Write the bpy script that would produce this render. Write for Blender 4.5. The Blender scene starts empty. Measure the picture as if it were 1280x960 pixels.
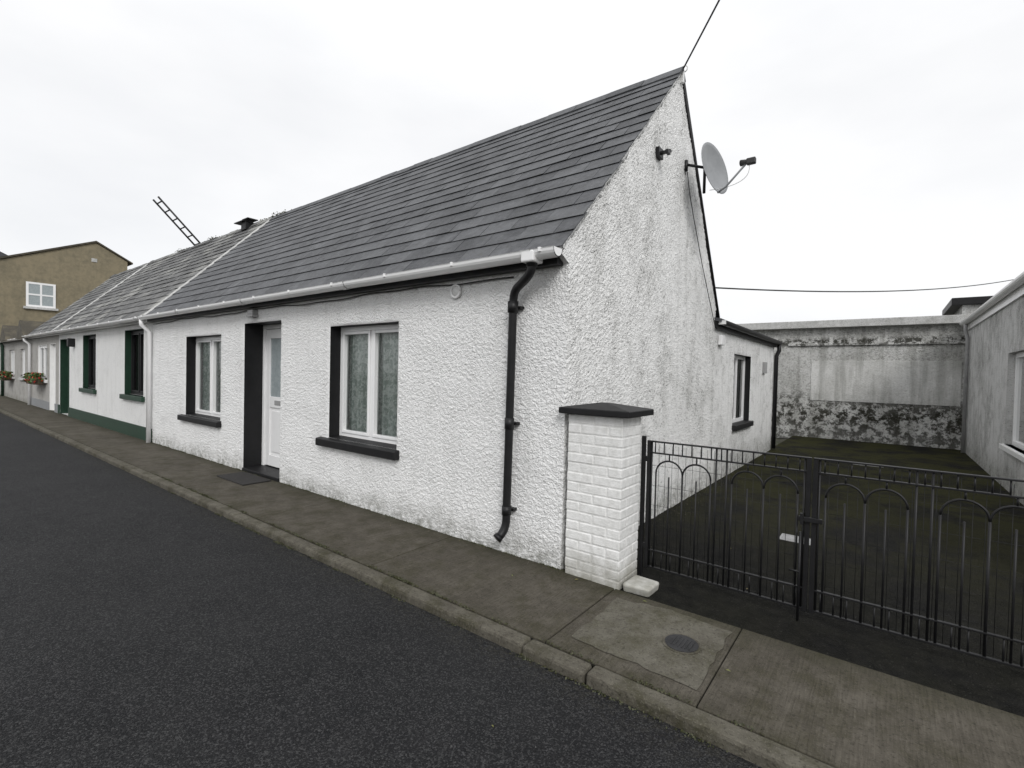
import bpy, math, random, numpy as np
from mathutils import Vector, Matrix, noise
random.seed(7)
S=bpy.context.scene
# ------------------------------------------------------------ helpers
def link(o,parent=None):
    bpy.context.collection.objects.link(o)
    if parent: o.parent=parent
    return o
def empty(name):
    e=bpy.data.objects.new(name,None); e.empty_display_size=.2
    return link(e)
def mesh(name,vs,fs,mat,parent=None,smooth=False,cols=None):
    me=bpy.data.meshes.new(name); me.from_pydata([tuple(v) for v in vs],[],fs); me.update()
    if mat: me.materials.append(mat)
    if smooth: me.polygons.foreach_set("use_smooth",[True]*len(me.polygons))
    if cols is not None:
        a=me.attributes.new("rnd",'FLOAT','FACE'); a.data.foreach_set("value",cols)
    return link(bpy.data.objects.new(name,me),parent)
BF=[(0,3,2,1),(4,5,6,7),(0,1,5,4),(1,2,6,5),(2,3,7,6),(3,0,4,7)]
def boxv(lo,hi):
    x0,y0,z0=lo;x1,y1,z1=hi
    return [(x0,y0,z0),(x1,y0,z0),(x1,y1,z0),(x0,y1,z0),(x0,y0,z1),(x1,y0,z1),(x1,y1,z1),(x0,y1,z1)]
def box(name,lo,hi,mat,parent=None,bev=0.0,seg=2):
    o=mesh(name,boxv(lo,hi),BF,mat,parent)
    if bev>0:
        m=o.modifiers.new("b",'BEVEL');m.width=bev;m.segments=seg;m.limit_method='NONE'
    return o
def boxes(name,lst,mat,parent=None,bev=0.0,cols=None):
    vs=[];fs=[];cc=[]
    for i,(lo,hi) in enumerate(lst):
        n=len(vs);vs+=boxv(lo,hi);fs+=[tuple(a+n for a in f) for f in BF]
        cc+=[random.random()]*6
    o=mesh(name,vs,fs,mat,parent,cols=cc)
    if bev>0:
        m=o.modifiers.new("b",'BEVEL');m.width=bev;m.segments=2;m.limit_method='NONE'
    return o
def tubegeo(pts,r,n=10,cap=True):
    pts=[Vector(p) for p in pts];vs=[];fs=[];rs=r if isinstance(r,(list,tuple)) else [r]*len(pts)
    up=None
    for i,p in enumerate(pts):
        t=(pts[min(i+1,len(pts)-1)]-pts[max(i-1,0)]).normalized()
        if up is None:
            a=Vector((0,0,1)) if abs(t.z)<.9 else Vector((1,0,0)); up=(a-t*a.dot(t)).normalized()
        else: up=(up-t*up.dot(t)).normalized()
        s=t.cross(up)
        for k in range(n):
            a=2*math.pi*k/n; vs.append(p+(up*math.cos(a)+s*math.sin(a))*rs[i])
    for i in range(len(pts)-1):
        for k in range(n):
            a=i*n+k;b=i*n+(k+1)%n;fs.append((a,a+n,b+n,b))
    if cap:
        fs.append(tuple(range(n)));fs.append(tuple(range(len(vs)-1,len(vs)-n-1,-1)))
    return vs,fs
def tube(name,pts,r,mat,parent=None,n=10):
    v,f=tubegeo(pts,r,n); return mesh(name,v,f,mat,parent,smooth=True)
def tubes(name,lst,mat,parent=None,n=8):
    vs=[];fs=[]
    for pts,r in lst:
        v,f=tubegeo(pts,r,n);k=len(vs);vs+=v;fs+=[tuple(a+k for a in q) for q in f]
    return mesh(name,vs,fs,mat,parent,smooth=True)
def bez(p0,p1,p2,n=10):
    p0,p1,p2=map(Vector,(p0,p1,p2));return [p0*(1-t)**2+p1*2*t*(1-t)+p2*t*t for t in [i/n for i in range(n+1)]]
# ------------------------------------------------------------ materials
class NT:
    def __init__(s,name):
        s.m=bpy.data.materials.new(name);s.m.use_nodes=True;s.t=s.m.node_tree;s.n=s.t.nodes
        s.b=s.n["Principled BSDF"];s.out=s.n["Material Output"]
        s.pos=s.n.new("ShaderNodeNewGeometry").outputs["Position"]
    def l(s,a,b): s.t.links.new(a,b)
    def noise(s,scale,detail=4,rough=.6,vec=None,dist=0):
        n=s.n.new("ShaderNodeTexNoise");n.inputs["Scale"].default_value=scale;n.inputs["Detail"].default_value=detail
        n.inputs["Roughness"].default_value=rough;n.inputs["Distortion"].default_value=dist;s.l(vec or s.pos,n.inputs["Vector"]);return n.outputs["Fac"]
    def vor(s,scale,vec=None,feat='F1',out="Distance"):
        n=s.n.new("ShaderNodeTexVoronoi");n.feature=feat;n.inputs["Scale"].default_value=scale;s.l(vec or s.pos,n.inputs["Vector"]);return n.outputs[out]
    def ramp(s,fac,stops):
        n=s.n.new("ShaderNodeValToRGB");s.l(fac,n.inputs[0]);e=n.color_ramp.elements
        while len(e)<len(stops): e.new(.5)
        for i,(p,c) in enumerate(stops):
            e[i].position=p;e[i].color=(c,c,c,1) if isinstance(c,(int,float)) else (*c,1)
        return n.outputs[0]
    def mix(s,fac,a,b,mode='MIX'):
        n=s.n.new("ShaderNodeMix");n.data_type='RGBA';n.blend_type=mode
        for v,i in ((fac,0),(a,6),(b,7)):
            if isinstance(v,(int,float)): n.inputs[i].default_value=v if i==0 else (v,v,v,1)
            elif isinstance(v,tuple): n.inputs[i].default_value=(*v,1)
            else: s.l(v,n.inputs[i])
        return n.outputs[2]
    def math(s,op,a,b=0.0,c=None):
        n=s.n.new("ShaderNodeMath");n.operation=op
        for i,v in enumerate((a,b,c)):
            if v is None: continue
            if isinstance(v,(int,float)): n.inputs[i].default_value=v
            else: s.l(v,n.inputs[i])
        return n.outputs[0]
    def xyz(s):
        n=s.n.new("ShaderNodeSeparateXYZ");s.l(s.pos,n.inputs[0]);return n.outputs
    def scaled(s,v):
        n=s.n.new("ShaderNodeVectorMath");n.operation='MULTIPLY';s.l(s.pos,n.inputs[0]);n.inputs[1].default_value=v;return n.outputs[0]
    def attr(s,name):
        n=s.n.new("ShaderNodeAttribute");n.attribute_name=name;return n.outputs["Fac"]
    def bump(s,h,dist,strength=1.0,normal=None):
        n=s.n.new("ShaderNodeBump");n.inputs["Distance"].default_value=dist;n.inputs["Strength"].default_value=strength
        s.l(h,n.inputs["Height"])
        if normal: s.l(normal,n.inputs["Normal"])
        return n.outputs[0]
    def fin(s,col=None,rough=.8,normal=None,spec=None,metal=None):
        if isinstance(col,tuple): s.b.inputs["Base Color"].default_value=(*col,1)
        elif col is not None: s.l(col,s.b.inputs["Base Color"])
        if isinstance(rough,(int,float)): s.b.inputs["Roughness"].default_value=rough
        else: s.l(rough,s.b.inputs["Roughness"])
        if normal: s.l(normal,s.b.inputs["Normal"])
        if spec is not None: s.b.inputs["Specular IOR Level"].default_value=spec
        if metal is not None: s.b.inputs["Metallic"].default_value=metal
        return s.m
def paint(name,c,rough=.4,var=.15,spec=.5,bump=0.0006):
    n=NT(name);f=n.noise(9,5);g=n.noise(60,3)
    d=tuple(x*(1-var) for x in c);col=n.mix(n.ramp(f,[(.35,0),(.65,1)]),d,c)
    return n.fin(col,rough,n.bump(g,bump),spec)
def roughcast(name,base,dirt,amount=.5,bumpd=.006,zg=.35,pits=.5,fine=1.0,grime_col=(.10,.10,.07),lo=.52,streak=.2):
    n=NT(name)
    big=n.noise(1.1,6,.65);mid=n.noise(5,5,.6);fi=n.noise(70*fine,3,.6);v=n.vor(62*fine)
    st=n.ramp(n.mix(.45,big,mid),[(lo-.03,0),(lo+.17,1)])
    col=n.mix(n.math('MULTIPLY',st,amount),base,dirt)
    sk=n.noise(1,4,.6,n.scaled((8,8,.6)))
    col=n.mix(n.math('MULTIPLY',n.ramp(sk,[(.50,0),(.68,1)]),streak),col,dirt)
    # fine speckle following the stain map: pitted staining plus crevice shade painted into colour
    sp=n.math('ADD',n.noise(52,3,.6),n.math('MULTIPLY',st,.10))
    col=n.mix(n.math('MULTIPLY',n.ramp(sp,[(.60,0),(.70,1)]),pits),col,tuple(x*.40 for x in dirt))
    z=n.xyz()[2]
    g=n.math('ADD',z,n.math('MULTIPLY',n.math('SUBTRACT',n.noise(3.5,5,.7),.5),.5))
    gr=n.ramp(g,[(0.0,1),(min(.98,zg),0)])
    gr2=n.math('MULTIPLY',gr,n.ramp(n.noise(14,4,.7),[(.38,.15),(.62,1)]))
    col=n.mix(n.math('MULTIPLY',gr2,.75),col,grime_col)
    h=n.math('ADD',n.math('MULTIPLY',n.ramp(v,[(0,1),(.6,0)]),.6),fi)
    return n.fin(col,.9,n.bump(h,bumpd),.2)
M={}
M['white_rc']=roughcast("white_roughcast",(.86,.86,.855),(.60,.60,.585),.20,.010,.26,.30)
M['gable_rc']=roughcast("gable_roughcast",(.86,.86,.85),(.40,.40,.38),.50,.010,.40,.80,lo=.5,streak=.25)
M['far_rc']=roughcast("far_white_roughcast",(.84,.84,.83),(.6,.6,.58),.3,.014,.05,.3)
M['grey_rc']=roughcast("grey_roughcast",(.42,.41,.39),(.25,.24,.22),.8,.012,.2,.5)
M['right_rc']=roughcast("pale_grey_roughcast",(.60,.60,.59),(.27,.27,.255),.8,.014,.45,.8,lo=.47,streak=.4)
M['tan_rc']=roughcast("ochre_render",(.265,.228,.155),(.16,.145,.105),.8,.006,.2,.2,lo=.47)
M['white_paint']=paint("white_gloss_paint",(.82,.82,.81),.3,.06)
M['pvc']=paint("white_upvc",(.86,.86,.86),.25,.03,.5,.0001)
M['black_paint']=paint("black_paint",(.012,.012,.013),.5,.3,.3)
M['iron']=paint("black_iron_paint",(.012,.012,.013),.45,.4,.35,.0005)
M['green_paint']=paint("dark_green_paint",(.012,.045,.025),.45,.3)
M['cable']=paint("cable_black",(.03,.03,.03),.6,.1)
M['dishgrey']=paint("dish_grey",(.26,.27,.28),.45,.15)
M['galv']=paint("galvanised",(.35,.35,.35),.4,.2)
M['interior']=paint("dark_interior",(.05,.05,.05),.9,.2)
def slate(name,c0,c1,mossamt,patch=(.3,.3,.29),patchamt=0):
    n=NT(name);r=n.attr("rnd");col=n.mix(r,c0,c1)
    a=n.noise(2.5,6,.7);b=n.noise(25,4,.7)
    col=n.mix(n.math('MULTIPLY',n.ramp(a,[(.45,0),(.7,1)]),.45),col,tuple(x*1.8 for x in c1))
    col=n.mix(n.math('MULTIPLY',n.ramp(n.noise(7,5,.75),[(.50,0),(.62,1)]),.35),col,tuple(x*.5 for x in c0))
    col=n.mix(n.math('MULTIPLY',n.ramp(b,[(.58,0),(.68,1)]),mossamt),col,(.10,.10,.075))
    if patchamt: col=n.mix(n.math('MULTIPLY',n.ramp(n.noise(1.3,5,.7),[(.53,0),(.60,1)]),patchamt),col,patch)
    return n.fin(col,n.ramp(b,[(.3,.5),(.7,.75)]),n.bump(n.noise(45,5,.7),.004),.35)
M['slate']=slate("slate_grey",(.050,.052,.057),(.092,.095,.101),.35)
M['slate_old']=slate("slate_old",(.055,.056,.058),(.13,.13,.128),.6,(.30,.30,.28),.7)
M['slate_brown']=slate("slate_mossy",(.05,.043,.03),(.10,.085,.055),.6)
def asphalt():
    n=NT("asphalt");v=n.vor(150,out="Color");vd=n.vor(150)
    bw=n.n.new("ShaderNodeRGBToBW");n.l(v,bw.inputs[0])
    big=n.noise(.7,5,.6);mid=n.noise(6,4,.6)
    base=n.mix(n.ramp(big,[(.35,0),(.65,1)]),(.0115,.012,.0135),(.019,.0195,.021))
    base=n.mix(n.math('MULTIPLY',n.ramp(mid,[(.4,0),(.7,1)]),.4),base,(.028,.028,.029))
    chip=n.ramp(bw.outputs[0],[(.55,0),(.85,1)])
    col=n.mix(n.math('MULTIPLY',chip,.5),base,(.11,.11,.11))
    col=n.mix(n.ramp(n.vor(9),[(.02,.9),(.035,0)]),col,(.2,.2,.19))
    # grit and dust gathered along the kerb
    yy=n.math('ADD',n.xyz()[1],n.math('MULTIPLY',n.math('SUBTRACT',n.noise(4,5,.7),.5),.3))
    k=n.math('MULTIPLY',n.ramp(n.math('ADD',yy,2.0),[(.72,0),(.97,1)]),n.ramp(n.noise(40,4,.7),[(.45,0),(.6,1)]))
    col=n.mix(n.math('MULTIPLY',k,.5),col,(.055,.052,.042))
    h=n.math('ADD',n.ramp(vd,[(0,1),(.7,0)]),n.math('MULTIPLY',n.noise(80,3),.8))
    return n.fin(col,.8,n.bump(h,.009),.2)
M['asphalt']=asphalt()
def yardm():
    n=NT("yard_asphalt");big=n.noise(1.3,6,.7);mid=n.noise(12,4,.65)
    base=n.mix(n.ramp(mid,[(.35,0),(.65,1)]),(.0065,.0065,.0065),(.016,.0155,.014))
    y=n.xyz()[1]
    far=n.ramp(n.math('MULTIPLY',y,.1),[(.10,.10),(.50,1)])
    col=n.mix(n.math('MULTIPLY',n.math('MULTIPLY',n.ramp(big,[(.40,0),(.55,1)]),far),.85),base,(.036,.036,.011))
    col=n.mix(n.math('MULTIPLY',n.ramp(n.noise(70,3),[(.62,0),(.7,1)]),.5),col,(.07,.07,.06))
    h=n.math('ADD',n.vor(110),n.noise(60,3));return n.fin(col,.9,n.bump(h,.009),.12)
M['yard']=yardm()
def concrete(name,c0,c1,moss,brush=True,mossamt=.6,edges=False):
    n=NT(name);big=n.noise(1.5,6,.7);mid=n.noise(9,5,.7);fi=n.noise(120,3,.6)
    col=n.mix(n.ramp(n.mix(.5,big,mid),[(.40,0),(.60,1)]),c0,c1)
    col=n.mix(n.math('MULTIPLY',n.ramp(n.noise(3.2,6,.75),[(.47,0),(.62,1)]),mossamt),col,moss)
    col=n.mix(n.math('MULTIPLY',n.ramp(fi,[(.55,0),(.7,1)]),.4),col,tuple(x*1.7 for x in c1))
    col=n.mix(n.math('MULTIPLY',n.ramp(n.noise(55,3,.6),[(.56,0),(.66,1)]),.6),col,tuple(x*.4 for x in c0))
    if edges:
        yy=n.math('ADD',n.xyz()[1],n.math('MULTIPLY',n.math('SUBTRACT',n.noise(6,5,.7),.5),.25))
        e=n.math('MAXIMUM',n.ramp(n.math('ADD',yy,.5),[(.28,0),(.5,1)]),n.ramp(n.math('MULTIPLY',n.math('ADD',yy,1.0),2),[(0,.8),(.35,0)]))
        col=n.mix(n.math('MULTIPLY',e,.6),col,(.030,.030,.014))
    h=n.math('ADD',fi,mid)
    if brush:
        w=n.noise(1,2,.5,n.scaled((95,5,5)));h=n.math('ADD',h,n.math('MULTIPLY',w,1.4))
        col=n.mix(n.math('MULTIPLY',n.ramp(w,[(.42,1),(.58,0)]),.25),col,tuple(x*.5 for x in c0))
    return n.fin(col,.88,n.bump(h,.005),.2)
M['pave']=concrete("pavement_concrete",(.064,.057,.045),(.112,.101,.082),(.040,.037,.019),edges=True)
M['kerb']=concrete("kerb_concrete",(.078,.071,.057),(.130,.121,.098),(.038,.036,.018),False,.75)
M['patch']=concrete("patch_concrete",(.090,.083,.067),(.135,.127,.104),(.05,.047,.025),False,.6)
M['slab']=concrete("capping_concrete",(.42,.42,.41),(.60,.60,.59),(.28,.28,.25),False,.4)
M['dark_cover']=paint("cast_iron_cover",(.03,.03,.032),.55,.4,.4,.003)
M['pale_cover']=concrete("pale_cover",(.25,.25,.25),(.36,.36,.36),(.12,.12,.1),False,.5)
def brickpaint():
    n=NT("painted_brick");f=n.noise(20,5,.7);col=n.mix(n.ramp(f,[(.4,0),(.75,1)]),(.85,.85,.84),(.66,.66,.64))
    g=n.math('ADD',n.xyz()[2],n.math('MULTIPLY',n.math('SUBTRACT',n.noise(9,5,.7),.5),.35))
    col=n.mix(n.ramp(g,[(0,.7),(.22,0)]),col,(.18,.17,.12))
    return n.fin(col,.75,n.bump(n.noise(70,5,.7),.005),.3)
M['brick']=brickpaint()
def glass():
    n=NT("window_glass");n.n.remove(n.b)
    t=n.n.new("ShaderNodeBsdfTransparent");t.inputs[0].default_value=(.92,.96,.94,1)
    g=n.n.new("ShaderNodeBsdfGlossy");g.inputs["Roughness"].default_value=.02
    fr=n.n.new("ShaderNodeFresnel");fr.inputs[0].default_value=1.5
    mx=n.n.new("ShaderNodeMixShader");n.l(fr.outputs[0],mx.inputs[0]);n.l(t.outputs[0],mx.inputs[1]);n.l(g.outputs[0],mx.inputs[2]);n.l(mx.outputs[0],n.out.inputs[0])
    return n.m
M['glass']=glass()
def lace():
    n=NT("lace_curtain")
    fl=n.noise(17,3,.5,n.scaled((1.5,1,1)),1.2);v=n.vor(70);w=n.noise(60,3,.7)
    pat=n.ramp(fl,[(.44,0),(.54,1)])
    net=n.ramp(n.math('ADD',v,n.math('MULTIPLY',w,.3)),[(.42,1),(.62,0)])
    col=n.mix(pat,(.50,.54,.52),(.80,.81,.80));col=n.mix(n.math('MULTIPLY',net,.35),col,(.30,.33,.31))
    return n.fin(col,.9,None,.1)
M['lace']=lace()
def frosted():
    n=NT("frosted_glass");col=n.mix(n.noise(15,3),(.22,.26,.27),(.40,.44,.45));return n.fin(col,.12,n.bump(n.vor(60),.002),.6)
M['frost']=frosted()
n=NT("coir_mat");M['mat']=n.fin(n.mix(n.noise(90,3),(.012,.012,.012),(.035,.032,.03)),.95,n.bump(n.noise(200,2),.005))
def yardwall(name,panel=False):
    n=NT(name);z=n.xyz()[2];big=n.noise(1.4,6,.7);mid=n.noise(6,7,.78);sp=n.noise(24,4,.7)
    base=n.mix(n.ramp(big,[(.35,0),(.65,1)]),(.66,.66,.645),(.47,.47,.45))
    base=n.mix(n.math('MULTIPLY',n.ramp(sp,[(.50,0),(.62,1)]),.2 if panel else .5),base,(.16,.16,.14))
    sk=n.noise(1,4,.6,n.scaled((6,6,.5)))
    base=n.mix(n.math('MULTIPLY',n.ramp(sk,[(.48,0),(.66,1)]),.45),base,(.20,.20,.18))
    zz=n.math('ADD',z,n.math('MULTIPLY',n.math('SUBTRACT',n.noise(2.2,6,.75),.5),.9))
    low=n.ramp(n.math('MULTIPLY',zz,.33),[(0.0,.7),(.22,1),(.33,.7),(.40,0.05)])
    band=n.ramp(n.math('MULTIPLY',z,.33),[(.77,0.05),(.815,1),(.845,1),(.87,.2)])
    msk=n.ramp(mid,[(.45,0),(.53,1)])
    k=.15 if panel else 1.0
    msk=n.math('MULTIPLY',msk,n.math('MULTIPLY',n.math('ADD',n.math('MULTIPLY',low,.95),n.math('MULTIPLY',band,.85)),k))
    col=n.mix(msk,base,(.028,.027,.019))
    return n.fin(col,.92,n.bump(n.math('ADD',n.noise(60,3),n.vor(45)),.005 if panel else .014),.2)
M['yardwall']=yardwall("stained_wall");M['panel']=yardwall("smooth_panel",True)
def leafm(name,a,b):
    n=NT(name);return n.fin(n.mix(n.attr("rnd"),a,b),.6)
M['leaf']=leafm("leaf_green",(.03,.07,.015),(.07,.13,.03));M['petal']=leafm("petal_red",(.35,.02,.02),(.5,.08,.03));M['deadleaf']=leafm("fallen_leaf",(.13,.15,.04),(.18,.13,.05))
M['moss']=leafm("moss",(.03,.035,.012),(.06,.06,.022))
M['ground']=concrete("ground_gravel",(.06,.06,.05),(.09,.085,.07),(.05,.06,.03),False)
M['wood']=paint("creosoted_wood",(.08,.06,.045),.8,.4,.2,.004)
# ------------------------------------------------------------ displaced roughcast wall grids
def rc(p,amp):
    a=noise.noise(p*44);b=noise.noise(p*90+Vector((9,3,1)));c=noise.noise(p*3.0)
    v=max(0,a*1.0+.22)+max(0,b+.05)*.75
    return amp*v+.007*c+.006
def axis_vals(a,b,brk,step):
    pts=sorted(set([a,b]+[q for q in brk if a<q<b]));out=[]
    for s,e in zip(pts[:-1],pts[1:]):
        x=s
        seg=[];
        while x<e-1e-6:
            seg.append(x);x+=step(x)
        if len(seg)>1 and e-seg[-1]<.4*step(e): seg.pop()
        out+=seg
    out.append(pts[-1]);return out
def wallgrid(name,us,vs,P,N,holes,amp,mat,parent,shift=None):
    nu,nv=len(us),len(vs);V=[];F=[]
    for u in us:
        for v in vs:
            p=P(u,v);d=rc(p,amp);f=1.0
            for (a,b,c,e) in holes:
                dx=max(a-u,0,u-b);dz=max(c-p.z,0,p.z-e);dd=math.hypot(dx,dz);f=min(f,dd/.02)
            d*=f
            q=p+N*d
            if shift: q=q+shift(u,v)*d
            V.append(q)
    for i in range(nu-1):
        uc=(us[i]+us[i+1])/2
        for j in range(nv-1):
            z=P(uc,(vs[j]+vs[j+1])/2).z
            if any(a<uc<b and c<z<e for (a,b,c,e) in holes): continue
            F.append((i*nv+j,(i+1)*nv+j,(i+1)*nv+j+1,i*nv+j+1))
    return mesh(name,V,F,mat,parent,smooth=True)
# ------------------------------------------------------------ reusable parts
def reveal(parent,x0,x1,z0,z1,dep,mat,name="reveal",floor=True):
    t=.03
    L=[((x0-t,.0015,z0-t),(x0,dep,z1+t)),((x1,.0015,z0-t),(x1+t,dep,z1+t)),((x0,.0015,z1),(x1,dep,z1+t))]
    if floor: L.append(((x0,.0015,z0-t),(x1,dep,z0)))
    boxes(name,L,mat,parent)
def window(parent,x0,x1,z0,z1,dep,fm,curtain=True,mull=True,bars=None,fw=.055):
    y0,y1=dep-.055,dep+.01
    L=[((x0,y0,z0),(x0+fw,y1,z1)),((x1-fw,y0,z0),(x1,y1,z1)),((x0+fw,y0+.001,z0),(x1-fw,y1,z0+fw)),((x0+fw,y0+.001,z1-fw),(x1-fw,y1,z1))]
    xm=(x0+x1)/2
    if mull: L.append(((xm-fw*.5,y0+.002,z0+fw),(xm+fw*.5,y1,z1-fw)))
    s=.035
    panes=[(x0+fw,xm-fw*.5),(xm+fw*.5,x1-fw)] if mull else [(x0+fw,x1-fw)]
    for a,b in panes:
        L+=[((a+.004,y0-.012,z0+fw+.003),(a+s,y1-.01,z1-fw-.003)),((b-s,y0-.012,z0+fw+.003),(b-.004,y1-.01,z1-fw-.003)),((a+s,y0-.011,z0+fw+.003),(b-s,y1-.01,z0+fw+s)),((a+s,y0-.011,z1-fw-s),(b-s,y1-.01,z1-fw-.003))]
    boxes("window_frame",L,fm,parent,.004)
    mesh("window_glass",[(x0+fw,dep-.02,z0+fw),(x1-fw,dep-.02,z0+fw),(x1-fw,dep-.02,z1-fw),(x0+fw,dep-.02,z1-fw)],[(0,1,2,3)],M['glass'],parent)
    if curtain:
        n=110;V=[];F=[]
        for i in range(n+1):
            x=x0+(x1-x0)*i/n;y=dep+.050+.020*math.sin(i*.85+.6*math.sin(i*.13))+.010*math.sin(i*.37+1)
            V+=[(x,y,z0-.02),(x,y,z1+.02)]
        for i in range(n): F.append((2*i,2*i+2,2*i+3,2*i+1))
        mesh("net_curtain",V,F,M['lace'],parent,smooth=True)
    d=dep+.012;e=dep+.5
    mesh("room",[(x0-.05,d,z0-.05),(x1+.05,d,z0-.05),(x1+.05,d,z1+.05),(x0-.05,d,z1+.05),(x0-.05,e,z0-.05),(x1+.05,e,z0-.05),(x1+.05,e,z1+.05),(x0-.05,e,z1+.05)],[(4,5,6,7),(0,1,5,4),(3,7,6,2),(0,4,7,3),(1,2,6,5)],M['interior'],parent)
def slates(name,x0,x1,e,r,mat,parent,expo=.215,w=.36,jit=1.0,thick=.005,seed=1):
    rnd=random.Random(seed);e=Vector(e);r=Vector(r);d=(r-e);L=d.length;d.normalize();nrm=Vector((0,-d.z,d.y)) if d.y>0 else Vector((0,d.z,-d.y))
    if nrm.z<0: nrm=-nrm
    rows=int(math.ceil(L/expo));V=[];F=[];C=[]
    for k in range(rows):
        s0=k*expo;s1=min(s0+expo*1.25,L);off=(k%2)*w/2
        x=x0-off
        while x<x1-.001:
            a=max(x,x0);b=min(x+w,x1)
            if b-a>.03:
                g=.0028;j=rnd.uniform(-1,1)*.003*jit;lift=.008+thick*2+rnd.uniform(0,.004)*jit;tl=rnd.uniform(-.002,.002)*jit
                if b>=x1-.001 and x1>0: b+=rnd.uniform(-.012,.012)
                p=[]
                for xx,ti in ((a+g,tl),(b-g,-tl)):
                    p.append(Vector((xx,0,0))+e+d*(s0+j)+nrm*(lift+ti))
                q=[Vector((xx,0,0))+e+d*s1+nrm*.006 for xx in (a+g,b-g)]
                n=len(V);V+=[p[0],p[1],q[1],q[0]]+[v-nrm*thick for v in (p[0],p[1],q[1],q[0])]
                F+=[(n,n+1,n+2,n+3),(n+4,n+5,n+1,n),(n+4,n,n+3,n+7),(n+1,n+5,n+6,n+2),(n+7,n+6,n+5,n+4)]
                C+=[rnd.random()]*5
            x+=w
    return mesh(name,V,F,mat,parent,cols=C)
def halfgutter(name,x0,x1,y,z,r,mat,parent,segs=1):
    n=10;V=[];F=[];xs=[x0,x1]
    prof=[(-math.cos(math.pi*i/n)*r,-math.sin(math.pi*i/n)*r) for i in range(n+1)]
    prof=[(-r-.004,.006)]+prof+[(r,.006)]
    inner=[(a*.9,b*.9+.002) for a,b in prof][::-1]
    pr=prof+inner
    for x in xs: V+=[(x,y+a,z+b) for a,b in pr]
    m=len(pr)
    for i in range(m): F.append((i,(i+1)%m,m+(i+1)%m,m+i))
    F.append(tuple(range(m-1,-1,-1)));F.append(tuple(range(m,2*m)))
    for x in xs:
        s=len(V);V+=[(x,y+a,z+b) for a,b in prof];F.append(tuple(range(s,s+len(prof))))
    o=mesh(name,V,F,mat,parent);return o
def gutter(parent,x0,x1,y,z,mat,r=.062,step=.9):
    halfgutter("gutter",x0,x1,y,z,r,mat,parent)
    L=[];x=x1-.12
    while x>x0: L.append(((x-.011,y-r-.010,z-.02),(x+.011,y+r+.02,z+.012)));x-=step
    boxes("gutter_clips",L,mat,parent,.002)
    x=x1-.25;i=0
    while x>x0+.1:
        halfgutter("gutter_joint",x-.045,x+.045,y,z+.001,r+.006,mat,parent);x-=2.4
# ============================================================ GROUND
def plane(name,x0,x1,y0,y1,z,mat,parent=None):
    return mesh(name,[(x0,y0,z),(x1,y0,z),(x1,y1,z),(x0,y1,z)],[(0,1,2,3)],mat,parent)
plane("ground",-300,300,-300,300,-.12,M['ground'])
KY=-1.03;RZ=-.06
plane("road",-60,40,-7.2,KY-.0,RZ,M['asphalt'])
plane("yard",-.02,3.6,-.02,12.2,-.012,M['yard'])
pv=empty("pavement")
L=[];xs=[-60+1.9*i for i in range(0,31)];xs=[x for x in xs if x<-1.3]+[-1.15,.47]
for a,b in zip(xs[:-1],xs[1:]): L.append(((a+.003,KY+.113,-.2),(b-.003,.03,0)))
L+=[((.476,KY+.113,-.2),(1.30,-.03,-.001)),((1.306,KY+.113,-.2),(3.2,-.03,.0)),((3.206,KY+.113,-.2),(5.2,-.03,0)),((5.206,KY+.113,-.2),(40,-.03,0))]
boxes("slabs",L,M['pave'],pv,.006)
plane("joint_fill",-60,40,KY+.1,0,-.014,M['yard'],pv)
V=[]
cor=[(.56,-.79),(1.26,-.80),(1.27,-.13),(.90,-.09),(.56,-.16)]
for (a,b) in zip(cor,cor[1:]+cor[:1]):
    for k in range(16):
        t=k/16;x=a[0]+(b[0]-a[0])*t;y=a[1]+(b[1]-a[1])*t
        V.append((x+.028*noise.noise(Vector((x*10,y*10,1))),y+.028*noise.noise(Vector((x*10,y*10,5))),.003))
mesh("repair_patch",V,[tuple(range(len(V)))],M['patch'],pv)
rk=random.Random(5)
L=[];x=-60.0
while x<.7:
    dz=rk.uniform(-.004,.003);L.append(((x+.003,KY+rk.uniform(-.004,.004),-.2),(min(x+1.83,.78)-.003,KY+.11,dz)));x+=1.83
x=.788
while x<40: L.append(((x+.003,KY,-.2),(x+1.82,KY+.11,.001)));x+=1.83
boxes("kerb",L,M['kerb'],None,.018)
L=[];x=-60
while x<40: L.append(((x+.004,-7.35,-.2),(x+.906,-7.2,.0)));x+=.91
boxes("kerb",L,M['kerb'],None,.012)
box("pavement",(-60,-9.2,-.2),(40,-7.354,-.002),M['pave'])
mc=empty("manhole_cover")
def disc(name,c,r,z0,z1,mat,parent,n=32,sy=1):
    V=[(c[0]+r*math.cos(2*math.pi*i/n),c[1]+sy*r*math.sin(2*math.pi*i/n),z) for z in (z0,z1) for i in range(n)]
    F=[tuple(range(n-1,-1,-1)),tuple(range(n,2*n))]+[(i,(i+1)%n,n+(i+1)%n,n+i) for i in range(n)]
    return mesh(name,V,F,mat,parent)
disc("ring",(1.08,-.45),.105,.0,.007,M['kerb'],mc);disc("lid",(1.08,-.45),.090,.0,.010,M['dark_cover'],mc)
boxes("lid_ribs",[((1.03+.02*i,-.50,.008),(1.038+.02*i,-.40,.013)) for i in range(6)],M['dark_cover'],mc)
ac=empty("drain_cover");box("frame",(1.18,2.0,-.02),(1.46,2.2,-.004),M['galv'],ac,.003);box("plate",(1.20,2.02,-.01),(1.44,2.18,.001),M['pale_cover'],ac,.003)
box("drain_cover",(1.5,7.6,-.02),(1.95,7.8,-.002),M['pale_cover'],None,.004)
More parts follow.
